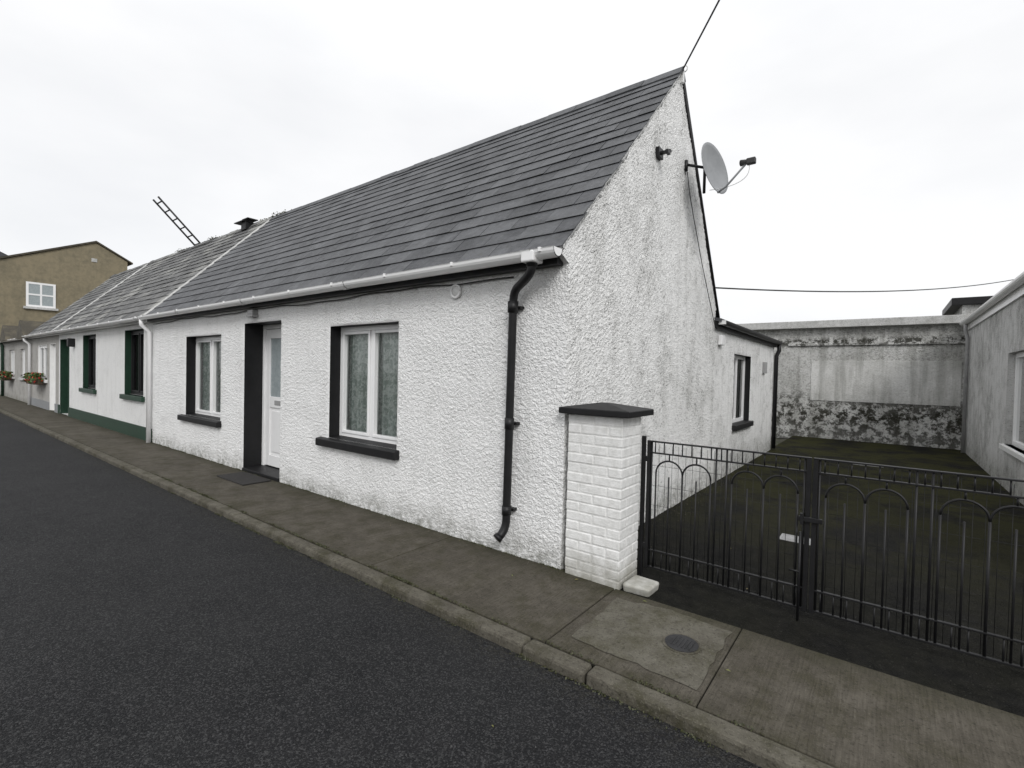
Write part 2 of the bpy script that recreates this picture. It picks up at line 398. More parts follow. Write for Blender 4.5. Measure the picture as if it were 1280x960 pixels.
# ============================================================ COTTAGE 1
XB=-9.32;EZ=2.44;RY,RZZ=2.28,4.93;BY,BZ=3.97,2.40
c1=empty("cottage")
W1=(-3.21,-1.98,.70,2.0);W2=(-7.64,-6.22,.66,2.0);D1=(-5.42,-4.36,-.01,2.13)
holes=[W1,W2,D1]
stepx=lambda x: .0105 if x>-3.3 else (.017 if x>-6 else .03)
us=axis_vals(XB,0,[h[0] for h in holes]+[h[1] for h in holes],stepx)
vs=axis_vals(-.03,2.42,[.66,.70,2.0,2.13],lambda z:.0105)
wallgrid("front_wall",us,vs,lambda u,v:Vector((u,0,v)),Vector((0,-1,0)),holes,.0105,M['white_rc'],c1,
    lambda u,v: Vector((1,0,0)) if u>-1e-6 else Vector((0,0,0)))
def top(y):
    if y<=RY: return 2.56+(RZZ-.03-2.56)*(y/RY)
    if y<=BY: return RZZ-.03+(2.49-(RZZ-.03))*(y-RY)/(BY-RY)
    return 2.30
gus=axis_vals(0,BY,[RY],lambda y:.0115 if y<2.5 else .018)
gvs=[i/290 for i in range(291)]
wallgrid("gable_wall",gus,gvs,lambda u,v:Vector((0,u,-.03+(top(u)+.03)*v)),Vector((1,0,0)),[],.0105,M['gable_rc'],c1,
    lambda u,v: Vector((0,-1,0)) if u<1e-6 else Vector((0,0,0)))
mesh("eaves_end",[(x,y,z) for x in (-.03,.012) for y,z in ((0,2.34),(-.12,2.40),(-.12,2.445),(0,2.57))],[(0,1,2,3),(7,6,5,4),(0,4,5,1),(1,5,6,2),(2,6,7,3),(3,7,4,0)],M['white_rc'],c1)
EW=(5.15,6.35,.75,1.90)
us=axis_vals(BY,8.5,[EW[0],EW[1]],lambda y:.03);vs=axis_vals(-.03,2.30,[EW[2],EW[3]],lambda z:.025)
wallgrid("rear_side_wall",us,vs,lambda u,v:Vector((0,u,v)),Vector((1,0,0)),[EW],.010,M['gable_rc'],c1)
box("rear_end_wall",(-4,8.3,-.05),(0.004,8.5,2.30),M['far_rc'],c1)
box("rear_wall",(XB,BY,-.05),(-4.0,BY+.1,2.40),M['far_rc'],c1)
box("party_wall",(XB,.02,-.05),(XB+.1,BY,2.4),M['far_rc'],c1)
for (x0,x1,z0,z1),dep in ((W1,.19),(W2,.20)):
    reveal(c1,x0,x1,z0,z1,dep+.02,M['black_paint'])
    window(c1,x0,x1,z0,z1,dep,M['pvc'])
    o=mesh("sill",[(x0-.17,-.075,z0-.10),(x1+.06,-.075,z0-.10),(x1+.06,dep-.055,z0-.10),(x0-.17,dep-.055,z0-.10),(x0-.17,-.075,z0-.012),(x1+.06,-.075,z0-.012),(x1+.06,dep-.055,z0+.02),(x0-.17,dep-.055,z0+.02)],BF,M['black_paint'],c1)
    m=o.modifiers.new("b",'BEVEL');m.width=.008
reveal(c1,D1[0],D1[1],0,D1[3],.33,M['black_paint'],"door_reveal",False)
box("threshold",(D1[0],-.02,-.05),(D1[1],.34,.045),M['black_paint'],c1,.006)
dx0,dx1,dy=D1[0],D1[1],.29
boxes("door_frame",[((dx0,dy-.03,.045),(dx0+.06,dy+.05,2.13)),((dx1-.06,dy-.03,.045),(dx1,dy+.05,2.13)),((dx0+.06,dy-.029,2.07),(dx1-.06,dy+.05,2.13))],M['pvc'],c1,.004)
a,b=dx0+.065,dx1-.065
boxes("door_leaf",[((a,dy-.01,.06),(a+.12,dy+.03,2.065)),((b-.12,dy-.01,.06),(b,dy+.03,2.065)),((a+.12,dy-.009,.06),(b-.12,dy+.03,.22)),((a+.12,dy-.009,.92),(b-.12,dy+.03,1.08)),((a+.12,dy-.009,1.93),(b-.12,dy+.03,2.065)),((a+.12,dy+.008,.22),(b-.12,dy+.03,.92)),((a+.17,dy-.002,.27),(b-.17,dy+.028,.87))],M['pvc'],c1,.005)
box("door_glass",(a+.12,dy+.005,1.08),(b-.12,dy+.02,1.93),M['frost'],c1)
box("letter_plate",(a+.28,dy-.02,.965),(b-.28,dy-.008,1.03),M['galv'],c1,.004)
box("door_handle_plate",(b-.085,dy-.022,.90),(b-.05,dy-.009,1.12),M['galv'],c1,.003)
tube("door_handle",[(b-.067,dy-.02,1.03),(b-.067,dy-.06,1.03),(b-.17,dy-.06,1.03)],.009,M['galv'],c1)
boxes("porch_light",[((-5.16,-.10,2.20),(-4.98,-.005,2.235)),((-5.15,-.09,2.236),(-4.99,-.005,2.30))],M['galv'],c1,.008)
y0,y1,z0,z1=EW
boxes("reveal",[((-.18,y0-.03,z0),(-.0015,y0,z1)),((-.18,y1,z0),(-.0015,y1+.03,z1)),((-.18,y0,z1),(-.0015,y1,z1+.03))],M['black_paint'],c1)
box("sill",(-.12,y0-.06,z0-.09),(.07,y1+.06,z0),M['black_paint'],c1,.008)
ym=(y0+y1)/2
boxes("window_frame",[((-.16,y0,z0),(-.09,y0+.06,z1)),((-.16,y1-.06,z0),(-.09,y1,z1)),((-.16,y0+.06,z0),(-.091,y1-.06,z0+.06)),((-.16,y0+.06,z1-.06),(-.091,y1-.06,z1)),((-.16,ym-.03,z0+.06),(-.092,ym+.03,z1-.06))],M['pvc'],c1,.004)
mesh("window_glass",[(-.12,y0+.06,z0+.06),(-.12,y1-.06,z0+.06),(-.12,y1-.06,z1-.06),(-.12,y0+.06,z1-.06)],[(0,1,2,3)],M['glass'],c1)
box("room",(-.5,y0,z0),(-.22,y1,z1),M['interior'],c1)
slates("front_slates",XB,.045,(0,-.145,2.43),(0,RY,RZZ),M['slate'],c1,seed=3)
slates("rear_slates",XB,.03,(0,BY+.12,2.36),(0,RY,RZZ),M['slate'],c1,seed=4)
def roofdeck(name,x0,x1,ey,ez,ry,rz,by,bz,mat,parent):
    t=.05
    V=[(x,y,z) for x in (x0,x1) for y,z in ((ey,ez),(ry,rz),(by,bz),(by,bz-t),(ry,rz-t*1.4),(ey,ez-t))]
    F=[(0,6,7,1),(1,7,8,2),(2,8,9,3),(3,9,10,4),(4,10,11,5),(5,11,6,0),(0,1,2,3,4,5),(6,11,10,9,8,7)]
    mesh(name,V,F,mat,parent)
roofdeck("roof_deck",XB,-.03,-.10,2.45,RY,RZZ-.012,BY+.08,2.385,M['black_paint'],c1)
def verge(name,A,B,parent,mat,w=.03,x=.012):
    V=[];F=[];n=160;A=Vector(A);B=Vector(B)
    for i in range(n+1):
        p=A.lerp(B,i/n);h=.030+.022*noise.noise(p*9)+.014*noise.noise(p*40)
        o=.008*noise.noise(p*30)
        V+=[(x+.012+o,p.y,p.z),(x+o+.014,p.y,p.z-h*.5),(x-.005,p.y,p.z-h*1.9),(x-.04,p.y,p.z-.01)]
    for i in range(n):
        for k in range(3): a=4*i+k;F.append((a,a+4,a+5,a+1))
    return mesh(name,V,F,mat,parent,smooth=True)
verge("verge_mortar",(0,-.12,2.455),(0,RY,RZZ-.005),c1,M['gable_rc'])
tube("rear_verge",[(.02,RY+.02,RZZ-.03),(.02,BY+.12,2.36)],.022,M['black_paint'],c1,6)
def ridge(x0,x1,y,z,mat,parent,seed=1,wob=.004):
    rnd=random.Random(seed);V=[];F=[];C=[];x=x1;L=.45
    while x>x0:
        xe=max(x0,x-L+.006);dz=rnd.uniform(-wob,wob)
        n=len(V);c=rnd.random()
        for xx in (x,xe):
            V+=[(xx,y-.115,z-.095+dz),(xx,y-.012,z+.022+dz),(xx,y+.012,z+.022+dz),(xx,y+.095,z-.095+dz),(xx,y+.085,z-.11+dz),(xx,y,z-.0+dz),(xx,y-.105,z-.11+dz)]
        F+=[(n+i,n+(i+1)%7,n+7+(i+1)%7,n+7+i) for i in range(7)]+[tuple(n+i for i in range(6,-1,-1)),tuple(n+7+i for i in range(7))];C+=[c]*9
        x-=L
    mesh("ridge_tiles",V,F,mat,parent,cols=C)
ridge(XB,.04,RY,RZZ+.02,M['slate'],c1)
box("fascia",(XB,-.105,2.33),(-.031,-.022,2.425),M['black_paint'],c1)
gutter(c1,XB+.02,.03,-.195,2.415,M['pvc'])
pts=[(-.20,-.195,2.36),(-.20,-.195,2.315)]+bez((-.20,-.195,2.31),(-.21,-.195,2.25),(-.30,-.16,2.215),6)[1:]+bez((-.37,-.125,2.19),(-.45,-.095,2.165),(-.455,-.085,2.06),6)+[(-.475,-.085,.32)]+bez((-.475,-.085,.30),(-.478,-.085,.22),(-.50,-.15,.17),5)
tube("downpipe",pts,.034,M['iron'],c1,14)
tubes("downpipe_collars",[([(-.20,-.195,2.37),(-.20,-.195,2.31)],.043),([(-.455,-.085,2.08),(-.456,-.085,1.99)],.044),([(-.4655,-.085,1.14),(-.466,-.085,1.05)],.040),([(-.474,-.085,.42),(-.4745,-.085,.35)],.040),([(-.497,-.145,.178),(-.505,-.165,.162)],.040)],M['iron'],c1,14)
boxes("downpipe_brackets",[((-.51,-.055,2.02),(-.40,-.0,2.045)),((-.515,-.055,1.08),(-.415,-.0,1.105)),((-.525,-.055,.375),(-.425,-.0,.40))],M['iron'],c1,.003)
box("gutter_outlet",(-.26,-.262,2.335),(-.14,-.13,2.42),M['pvc'],c1,.012)
def ringx(name,c,R,r,mat,parent,axis='y',n=28):
    pts=[]
    for i in range(n+1):
        a=2*math.pi*i/n
        pts.append((c[0]+R*math.cos(a),c[1],c[2]+R*math.sin(a)) if axis=='y' else (c[0],c[1]+R*math.cos(a),c[2]+R*math.sin(a)))
    return tube(name,pts,r,mat,parent,8)
tube("vent_pipe",[(-1.16,.0,2.23),(-1.16,-.03,2.23)],.05,M['white_paint'],c1,20);ringx("vent_ring",(-1.16,-.03,2.23),.056,.012,M['pvc'],c1)
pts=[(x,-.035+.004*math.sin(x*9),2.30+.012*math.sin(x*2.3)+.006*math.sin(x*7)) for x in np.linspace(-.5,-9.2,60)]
tube("eaves_line",pts,.006,M['cable'],c1,6)  # thin dark wavy line along the wall top, below the gutter
mesh("rear_roof",[(.10,BY-.05,2.335),(.10,8.62,2.335),(-4.0,8.62,3.2),(-4.0,BY-.05,3.2),(.10,BY-.05,2.29),(.10,8.62,2.29),(-4.0,8.62,3.15),(-4.0,BY-.05,3.15)],BF,M['slate'],c1)
box("rear_fascia",(.026,BY-.03,2.19),(.05,8.60,2.30),M['black_paint'],c1)
V=[];F=[];n=8
for y in (BY+.0,8.62):
    for i in range(n+1): V.append((.105-.05*math.cos(math.pi*i/n),y,2.30-.05*math.sin(math.pi*i/n)))
for i in range(n): F.append((i,i+1,n+2+i,n+1+i))
o=mesh("rear_gutter",V,F,M['iron'],c1);m=o.modifiers.new("s",'SOLIDIFY');m.thickness=.006
box("rear_gutter_cap",(.056,BY-.006,2.255),(.155,BY+.0,2.31),M['white_paint'],c1)
tube("rear_downpipe",[(.105,8.52,2.27),(.105,8.52,2.12),(.06,8.5,2.0),(.06,8.5,.02)],.042,M['iron'],c1,12)
box("alarm_box",(.012,4.13,1.98),(.07,4.30,2.12),M['pvc'],c1,.01);box("meter_box",(.012,7.35,1.62),(.06,7.55,1.84),M['galv'],c1,.006)
boxes("gable_bracket",[((.0,1.62,3.74),(.05,1.74,3.84)),((.045,1.655,3.775),(.15,1.70,3.80)),((.12,1.60,3.74),(.15,1.67,3.78))],M['iron'],c1,.004)
ringx("apex_insulator",(.04,RY+.03,RZZ+.03),.035,.007,M['white_paint'],c1)
boxes("apex_bracket",[((.0,RY-.02,RZZ-.14),(.05,RY+.02,RZZ-.02))],M['white_paint'],c1,.004)
# ============================================================ satellite dish
sd=empty("satellite_dish")
cd=Vector((.34,2.55,3.87));nn=Vector((.95,-.24,.20)).normalized()
Zu=(Vector((0,0,1))-nn*nn.z).normalized();Xs=Zu.cross(nn)
V=[];F=[];R0=.29;rg=10;sg=40
for i in range(rg+1):
    r=R0*i/rg
    for k in range(sg):
        a=2*math.pi*k/sg;V.append(cd+Xs*(r*.93*math.cos(a))+Zu*(r*1.05*math.sin(a))+nn*(.06*(r/R0)**2-.06))
for i in range(rg):
    for k in range(sg):
        a=i*sg+k;b=i*sg+(k+1)%sg
        F.append((a,b,b+sg,a+sg))
o=mesh("reflector",V,F,M['dishgrey'],sd,smooth=True);m=o.modifiers.new("s",'SOLIDIFY');m.thickness=.005;m.offset=0
lnb=cd+nn*.36-Zu*.13
tube("lnb_arm",[cd-Zu*.29-nn*.02,cd-Zu*.27+nn*.08,lnb-nn*.02],.011,M['dishgrey'],sd)
tube("lnb",[lnb+nn*.03,lnb-nn*.02+Zu*.012,lnb-nn*.08+Zu*.03],[.02,.026,.034],M['cable'],sd,14)
box("lnb_body",tuple(lnb+Vector((-.02,-.03,-.03))),tuple(lnb+Vector((.07,.03,.035))),M['cable'],sd,.01)
back=cd-nn*.06
tubes("mount",[([back,back-nn*.07],.03),([back-nn*.07+Vector((0,0,.14)),back-nn*.07-Vector((0,0,.22))],.017),([back-nn*.07+Vector((0,0,.07)),(.03,2.52,3.97)],.016),([(.02,2.52,4.02),(.02,2.52,3.90)],.025)],M['iron'],sd,10)
pts=bez(lnb-Zu*.03,lnb+Vector((.05,0,-.25)),back-Vector((0,0,.22)),10);tube("coax",pts,.004,M['white_paint'],sd,5)
pts=[(.03,2.55,3.9),(.035,2.62,3.7),(.035,2.8,3.45),(.035,3.2,2.95),(.032,3.9,2.2)];tube("wall_coax",pts,.005,M['cable'],sd,5)
# ============================================================ cables + poles
def cable(name,a,b,sag,r,mat):
    a=Vector(a);b=Vector(b);pts=[a.lerp(b,t)-Vector((0,0,4*sag*t*(1-t))) for t in [i/40 for i in range(41)]];return tube(name,pts,r,mat,None,6)
cable("overhead_cable",(.04,RY,RZZ+.02),(8.3,-6.47,8.35),.12,.009,M['cable'])
cable("overhead_cable",(-.02,4.0,2.78),(8.5,26.0,6.8),.55,.011,M['cable'])
def pole(x,y,h):
    p=empty("utility_pole");tube("shaft",[(x,y,-.1),(x,y,h)],[.14,.10],M['wood'],p,14)
    box("crossarm",(x-.6,y-.05,h-.35),(x+.6,y+.05,h-.25),M['wood'],p,.005)
    tubes("insulators",[([(x+d,y,h-.25),(x+d,y,h-.12)],.03) for d in (-.5,0.25,.5)],M['white_paint'],p)
    tube("steps",[(x-.2,y,2.6),(x+.2,y,2.6)],.01,M['iron'],p)
pole(8.3,-6.6,8.6+.0)
# ============================================================ PILLAR
pl=empty("brick_gate_pillar")
L=[];px0,px1,py0,py1=.055,.50,-.035,.29;h=.0725;z=-.02;k=0;j=.007
while z<1.15:
    xm=(px0+px1)/2;ym=(py0+py1)/2
    if k%2==0:
        L+=[((px0,py0,z),(xm-j/2,ym-.05,z+h-j)),((xm+j/2,py0,z),(px1,py0+.105,z+h-j)),((px1-.11,py0+.105+j,z),(px1,py1,z+h-j)),((px0,ym-.04,z),(px1-.12,py1,z+h-j))]
    else:
        L+=[((px0,py0,z),(px0+.11,py1,z+h-j)),((px0+.11+j,py0,z),(px1-.112,py1,z+h-j)),((px1-.112+j,py0,z),(px1,py0+.215,z+h-j)),((px1-.112+j,py0+.215+j,z),(px1,py1,z+h-j))]
    z+=h;k+=1
L=[((a[0]+random.uniform(0,.004),a[1]+random.uniform(0,.004),a[2]),(b[0]-random.uniform(0,.004),b[1],b[2])) for a,b in L]
boxes("bricks",L,M['brick'],pl,.007)
box("mortar",(px0+.0055,py0+.0055,-.03),(px1-.0055,py1-.0055,z-.01),M['brick'],pl)
cz=z
V=[(px0-.05,py0-.06,cz),(px1+.07,py0-.06,cz),(px1+.07,py1+.06,cz),(px0-.05,py1+.06,cz),(px0-.05,py0-.06,cz+.045),(px1+.07,py0-.06,cz+.045),(px1+.07,py1+.06,cz+.045),(px0-.05,py1+.06,cz+.045),(.24,.10,cz+.085),(.31,.10,cz+.085),(.31,.15,cz+.085),(.24,.15,cz+.085)]
F=[(0,3,2,1),(0,1,5,4),(1,2,6,5),(2,3,7,6),(3,0,4,7),(4,5,9,8),(5,6,10,9),(6,7,11,10),(7,4,8,11),(8,9,10,11)]
o=mesh("cap",V,F,M['black_paint'],pl);m=o.modifiers.new("b",'BEVEL');m.width=.006;m.segments=2
o=box("painted_stone",(.53,-.0,-.03),(.70,.20,.045),M['brick'],None,.02,3)
for v in o.data.vertices: v.co.x+=random.uniform(-.02,.02);v.co.y+=random.uniform(-.02,.02)
# ============================================================ GATE
def gate(x0,x1,drop):
    g=empty("metal_gate");y=.35;T=[];zt=1.01;zb=.06
    B=[((x0,y-.012,zb-.01),(x0+.026,y+.012,zt)),((x1-.026,y-.012,zb-.01),(x1,y+.012,zt)),((x0,y-.014,zt),(x1,y+.014,zt+.010)),((x0+.026,y-.011,zt-.085),(x1-.026,y+.011,zt-.075)),((x0+.026,y-.011,zb),(x1-.026,y+.011,zb+.012)),((x0+.026,y-.011,zb+.13),(x1-.026,y+.011,zb+.140))]
    boxes("frame",B,M['iron'],g,.002)
    W=x1-x0;half=W/2
    for i in range(2):
        xc=x0+half*(i+.5);w=half*.37;r=w/2;zz=zt-.13-r
        for s in (-1,1):
            cx_=xc+s*r
            arc=[(cx_-r*math.cos(a),y,zz+r*math.sin(a)) for a in [math.pi*q/12 for q in range(0,13)]]
            out=arc[0] if s<0 else arc[-1]
            T.append((arc,.0065));T.append(([out,(out[0],y,zb)],.0065))
            T.append(([(cx_,y,zb),(cx_,y,zz-.02)],.0055))
            T.append(([(cx_,y,zz+r),(cx_,y,zt-.08)],.0055))
        T.append(([(xc,y,zb),(xc,y,zz)],.007))
        for s in (-1,1):
            T.append(([(xc+s*half*.435,y,zb),(xc+s*half*.435,y,zt)],.0065))
    xx=x0+.06
    while xx<x1-.04: T.append(([(xx,y,zt-.08),(xx,y,zt)],.0045));xx+=.067
    xx=x0+.06
    while xx<x1-.04: T.append(([(xx,y,zb),(xx,y,zb+.135)],.0045));xx+=.067
    tubes("bars",T,M['iron'],g,8)
    Wm=[];x=x0+.03
    while x<x1-.02: Wm.append(([(x,y+.02,zb),(x+random.uniform(-.003,.003),y+.02,zt-.02)],.0013));x+=.05
    z=zb+.02
    while z<zt-.05: Wm.append(([(x0+.02,y+.021,z),(x1-.02,y+.021,z)],.0011));z+=.15
    tubes("wire_mesh",Wm,M['iron'],g,4)
    if drop:
        tubes("drop_bolt",[([(x1-.045,y-.025,.55),(x1-.045,y-.025,-.03)],.008),([(x1-.045,y-.03,.3),(x1-.10,y-.03,.3)],.007)],M['iron'],g)
        boxes("latch",[((x1-.06,y-.035,.62),(x1+.07,y-.018,.65)),((x1-.05,y-.04,.60),(x1-.03,y-.015,.67))],M['iron'],g,.003)
    return g
gate(.53,1.592,True);gate(1.602,2.66,False)
gp=empty("gate_post");box("shaft",(.487,.332,-.03),(.515,.36,1.05),M['iron'],gp,.003)
boxes("hinges",[((.512,.335,.2),(.535,.356,.24)),((.512,.335,.86),(.535,.356,.90))],M['iron'],gp,.002)
gp=empty("gate_post");box("shaft",(2.68,.332,-.03),(2.71,.36,1.05),M['iron'],gp,.003);boxes("hinges",[((2.655,.335,.2),(2.685,.356,.24)),((2.655,.335,.86),(2.685,.356,.90))],M['iron'],gp,.002)
# ============================================================ YARD BACK WALL
yw=empty("yard_wall")
box("wall",(-4.2,11.9,-.1),(5.5,12.15,2.88),M['yardwall'],yw)
box("panel_recess",(.35,11.885,.98),(3.3,11.905,2.02),M['panel'],yw,.004)
box("ledge",(-.2,11.85,2.42),(3.4,11.93,2.48),M['yardwall'],yw,.01)
box("capping",(-4.2,11.72,2.88),(3.55,12.25,3.07),M['slab'],yw,.01)
# ============================================================ RIGHT BUILDING
rb=empty("outbuilding")
RW=(5.2,7.02,.62,1.97);X=3.36
def wallx(name,x,y0,y1,z0,z1,hole,mat,parent,t=.25):
    a,b,c,d=hole
    boxes(name,[((x,y0,z0),(x+t,a,z1)),((x,b,z0),(x+t,y1,z1)),((x,a,z0),(x+t,b,c)),((x,a,d),(x+t,b,z1))],mat,parent)
wallx("side_wall",X,2.2,11.88,-.1,2.82,RW,M['right_rc'],rb)
box("end_wall",(X,2.0,-.1),(9,2.2,2.82),M['right_rc'],rb)
boxes("window_frame",[((X+.08,RW[0],RW[2]),(X+.14,RW[0]+.07,RW[3])),((X+.08,RW[1]-.07,RW[2]),(X+.14,RW[1],RW[3])),((X+.079,RW[0]+.07,RW[2]),(X+.14,RW[1]-.07,RW[2]+.07)),((X+.079,RW[0]+.07,RW[3]-.07),(X+.14,RW[1]-.07,RW[3])),((X+.081,6.1,RW[2]+.07),(X+.14,6.16,RW[3]-.07))],M['pvc'],rb,.004)
box("window_blind",(X+.125,RW[0],RW[2]),(X+.135,RW[1],RW[3]),M['white_paint'],rb)
mesh("window_glass",[(X+.11,RW[0]+.07,RW[2]+.07),(X+.11,RW[1]-.07,RW[2]+.07),(X+.11,RW[1]-.07,RW[3]-.07),(X+.11,RW[0]+.07,RW[3]-.07)],[(0,1,2,3)],M['glass'],rb)
box("sill",(X-.05,RW[0]-.05,RW[2]-.07),(X+.08,RW[1]+.05,RW[2]),M['white_paint'],rb,.006)
box("fascia",(X-.03,2.0,2.70),(X-.002,11.7,2.87),M['white_paint'],rb)
V=[];F=[];n=8
for y in (2.0,11.7):
    for i in range(n+1): V.append((X-.09-.058*math.cos(math.pi*i/n),y,2.87-.058*math.sin(math.pi*i/n)))
for i in range(n): F.append((i,i+1,n+2+i,n+1+i))
o=mesh("gutter",V,F,M['white_paint'],rb);m=o.modifiers.new("s",'SOLIDIFY');m.thickness=.006
tube("downpipe",[(X-.09,11.2,2.84),(X-.09,11.2,2.65),(X-.05,11.2,2.5),(X-.05,11.2,0)],.035,M['galv'],rb,12)
mesh("roof",[(X-.06,2.0,2.87),(X-.06,11.9,2.87),(X+3.2,11.9,4.0),(X+3.2,2.0,4.0),(X-.06,2.0,2.83),(X-.06,11.9,2.83),(X+3.2,11.9,3.96),(X+3.2,2.0,3.96)],BF,M['slate'],rb)
fb=empty("flat_roof_shed");box("walls",(3.3,12.3,-.1),(5.6,14.5,3.35),M['right_rc'],fb);box("flat_roof",(3.1,12.2,3.35),(5.8,14.7,3.52),M['black_paint'],fb,.01)
# ============================================================ COTTAGE 2 (green trim)
def wally(name,x0,x1,z1,holes,mat,parent,y=0.0,t=.22,z0=-.05):
    xs=sorted(set([x0,x1]+[h[0] for h in holes]+[h[1] for h in holes]));L=[]
    for a,b in zip(xs[:-1],xs[1:]):
        hh=[h for h in holes if h[0]<=a+1e-6 and h[1]>=b-1e-6]
        if hh:
            h=hh[0]
            if h[2]>z0+.01: L.append(((a,y,z0),(b,y+t,h[2])))
            L.append(((a,y,h[3]),(b,y+t,z1)))
        else: L.append(((a,y,z0),(b,y+t,z1)))
    boxes(name,L,mat,parent)
def terrace(x0,x1,holes,doors,wallm,trim,slm,seed,gut=M['pvc'],frame=None,plinth=None,dep=.16):
    c=empty("cottage");wally("front_wall",x0,x1,2.44,holes+doors,wallm,c,y=-.005)
    for (a,b,z0,z1) in holes:
        boxes("reveal",[((a,-.002,z0),(a+.012,dep,z1)),((b-.012,-.002,z0),(b,dep,z1)),((a+.012,-.002,z1-.012),(b-.012,dep,z1))],trim,c)
        window(c,a+.012,b-.012,z0,z1-.012,dep,frame or M['pvc'],frame is None,True,None)
        box("sill",(a-.1,-.07,z0-.10),(b+.1,dep-.06,z0-.0),trim,c,.008)
    for (a,b,z0,z1) in doors:
        boxes("door_reveal",[((a,-.002,z0),(a+.012,dep+.05,z1)),((b-.012,-.002,z0),(b,dep+.05,z1)),((a+.012,-.002,z1-.012),(b-.012,dep+.05,z1))],trim,c)
        w=b-a
        boxes("door",[((a+.012,dep,0),(b-.012,dep+.05,z1)),((a+.12,dep-.012,.15),(a+w/2-.04,dep,.85)),((a+w/2+.04,dep-.012,.15),(b-.12,dep,.85)),((a+.12,dep-.012,1.0),(a+w/2-.04,dep,1.9)),((a+w/2+.04,dep-.012,1.0),(b-.12,dep,1.9))],trim if trim!=M['black_paint'] else M['pvc'],c,.004)
    if plinth:
        segs=[];xx=x0
        for (a,b,_,_) in sorted(doors): segs.append((xx,a));xx=b
        segs.append((xx,x1))
        boxes("plinth",[((a,-.03,-.05),(b,-.005,.26)) for a,b in segs if b-a>.05],plinth,c)
    slates("front_slates",x0,x1,(0,-.145,2.43),(0,RY,RZZ),slm,c,seed=seed,jit=2.4,expo=.22)
    slates("rear_slates",x0,x1,(0,BY+.12,2.36),(0,RY,RZZ),slm,c,seed=seed+1,jit=2.2,expo=.24,w=.4)
    roofdeck("roof_deck",x0,x1,-.10,2.45,RY,RZZ-.012,BY+.08,2.385,M['black_paint'],c)
    ridge(x0,x1,RY,RZZ+.02,slm,c,seed,.014)
    box("fascia",(x0,-.10,2.33),(x1,-.03,2.425),M['white_paint'],c)
    gutter(c,x0+.01,x1-.01,-.195,2.41,gut)
    box("rear_wall",(x0,BY,-.05),(x1,BY+.1,2.4),M['grey_rc'],c)
    return c
X2=-17.65
c2=terrace(X2,XB-.005,[(-11.15,-9.88,.86,2.24),(-14.78,-13.5,.86,2.24)],[(-17.5,-16.3,0,2.2)],M['far_rc'],M['green_paint'],M['slate_old'],11,frame=M['black_paint'],plinth=M['green_paint'])
def flash(x,parent,w=.06):
    d=Vector((0,RY+.145,RZZ-2.43));nrm=Vector((0,-d.z,d.y)).normalized();V=[];F=[];n=60
    for i in range(n+1):
        p=Vector((x,-.145,2.43))+d*(i/n);o=.012*noise.noise(p*6)
        V+=[p+nrm*.012+Vector((-w/2+o,0,0)),p+nrm*.040+Vector((o,0,0)),p+nrm*.012+Vector((w/2+o,0,0))]
    for i in range(n): F+=[(3*i,3*i+1,3*i+4,3*i+3),(3*i+1,3*i+2,3*i+5,3*i+4)]
    mesh("mortar_flashing",V,F,M['slab'],parent)
flash(XB+.02,c2);flash(X2,c2)
tube("downpipe",[(XB-.0,-.195,2.37),(XB-.0,-.195,2.27),(XB-.0,-.07,2.14),(XB-.0,-.07,-.0)],.04,M['pvc'],c2,12)
box("wall_lamp",(-15.75,-.16,1.95),(-15.62,-.0,2.18),M['iron'],c2,.02)
sk=empty("roof_vent");box("curb",(-10.55,RY-.18,RZZ-.12),(-10.3,RY+.05,RZZ+.06),M['black_paint'],sk,.01);boxes("cowl",[((-10.8,RY-.24,RZZ+.07),(-10.35,RY+.08,RZZ+.09)),((-10.45,RY-.20,RZZ+.11),(-10.15,RY+.05,RZZ+.13))],M['iron'],sk,.004)
def clump(name,pts,mat,parent,cnt,s,sp):
    V=[];F=[];C=[];rn=random.Random(3)
    for _ in range(cnt):
        c=rn.choice(pts);p=Vector(c)+Vector((rn.gauss(0,sp[0]),rn.gauss(0,sp[1]),abs(rn.gauss(0,sp[2]))));a=Vector((rn.gauss(0,1),rn.gauss(0,1),rn.gauss(0,1))).normalized();b=a.orthogonal().normalized();n=len(V)
        V+=[p+a*s,p+b*s*.7,p-a*s,p-b*s*.7];F.append((n,n+1,n+2,n+3));C.append(rn.random())
    mesh(name,V,F,mat,parent,cols=C)
clump("ridge_moss",[(-9.4,RY,RZZ+.02),(-9.0,RY-.02,RZZ+.02),(-12.6,RY,RZZ+.02),(-14.9,RY,RZZ+.02)],M['moss'],c2,420,.018,(.20,.05,.012))
ld=empty("roof_ladder");T=[];xa,xb=-14.15,-13.75
base=Vector((0,RY+.9,RZZ-.83+.1));tip=Vector((0,RY-.95,RZZ+1.12))
for x in (xa,xb): T.append(([base+Vector((x,0,0)),tip+Vector((x,0,0))],.026))
for i in range(10):
    p=base.lerp(tip,(i+.5)/10);T.append(([p+Vector((xa,0,0)),p+Vector((xb,0,0))],.018))
tubes("rails_and_rungs",T,M['iron'],ld,8)
# ============================================================ COTTAGE 3 (grey)
X3=-22.1
c3=terrace(X3,X2-.005,[(-20.9,-19.4,.95,2.08)],[(-19.0,-18.1,0,2.1)],M['grey_rc'],M['white_paint'],M['slate_old'],31,plinth=M['dishgrey'],dep=.1)
tube("downpipe",[(X3+.1,-.195,2.37),(X3+.1,-.195,2.27),(X3+.1,-.07,2.14),(X3+.1,-.07,0)],.045,M['pvc'],c3,12)
mesh("end_gable",[(X3+.01,0,0),(X3+.01,BY,0),(X3+.01,BY,2.38),(X3+.01,RY,RZZ-.06),(X3+.01,0,2.40)],[(0,4,3,2,1)],M['grey_rc'],c3)
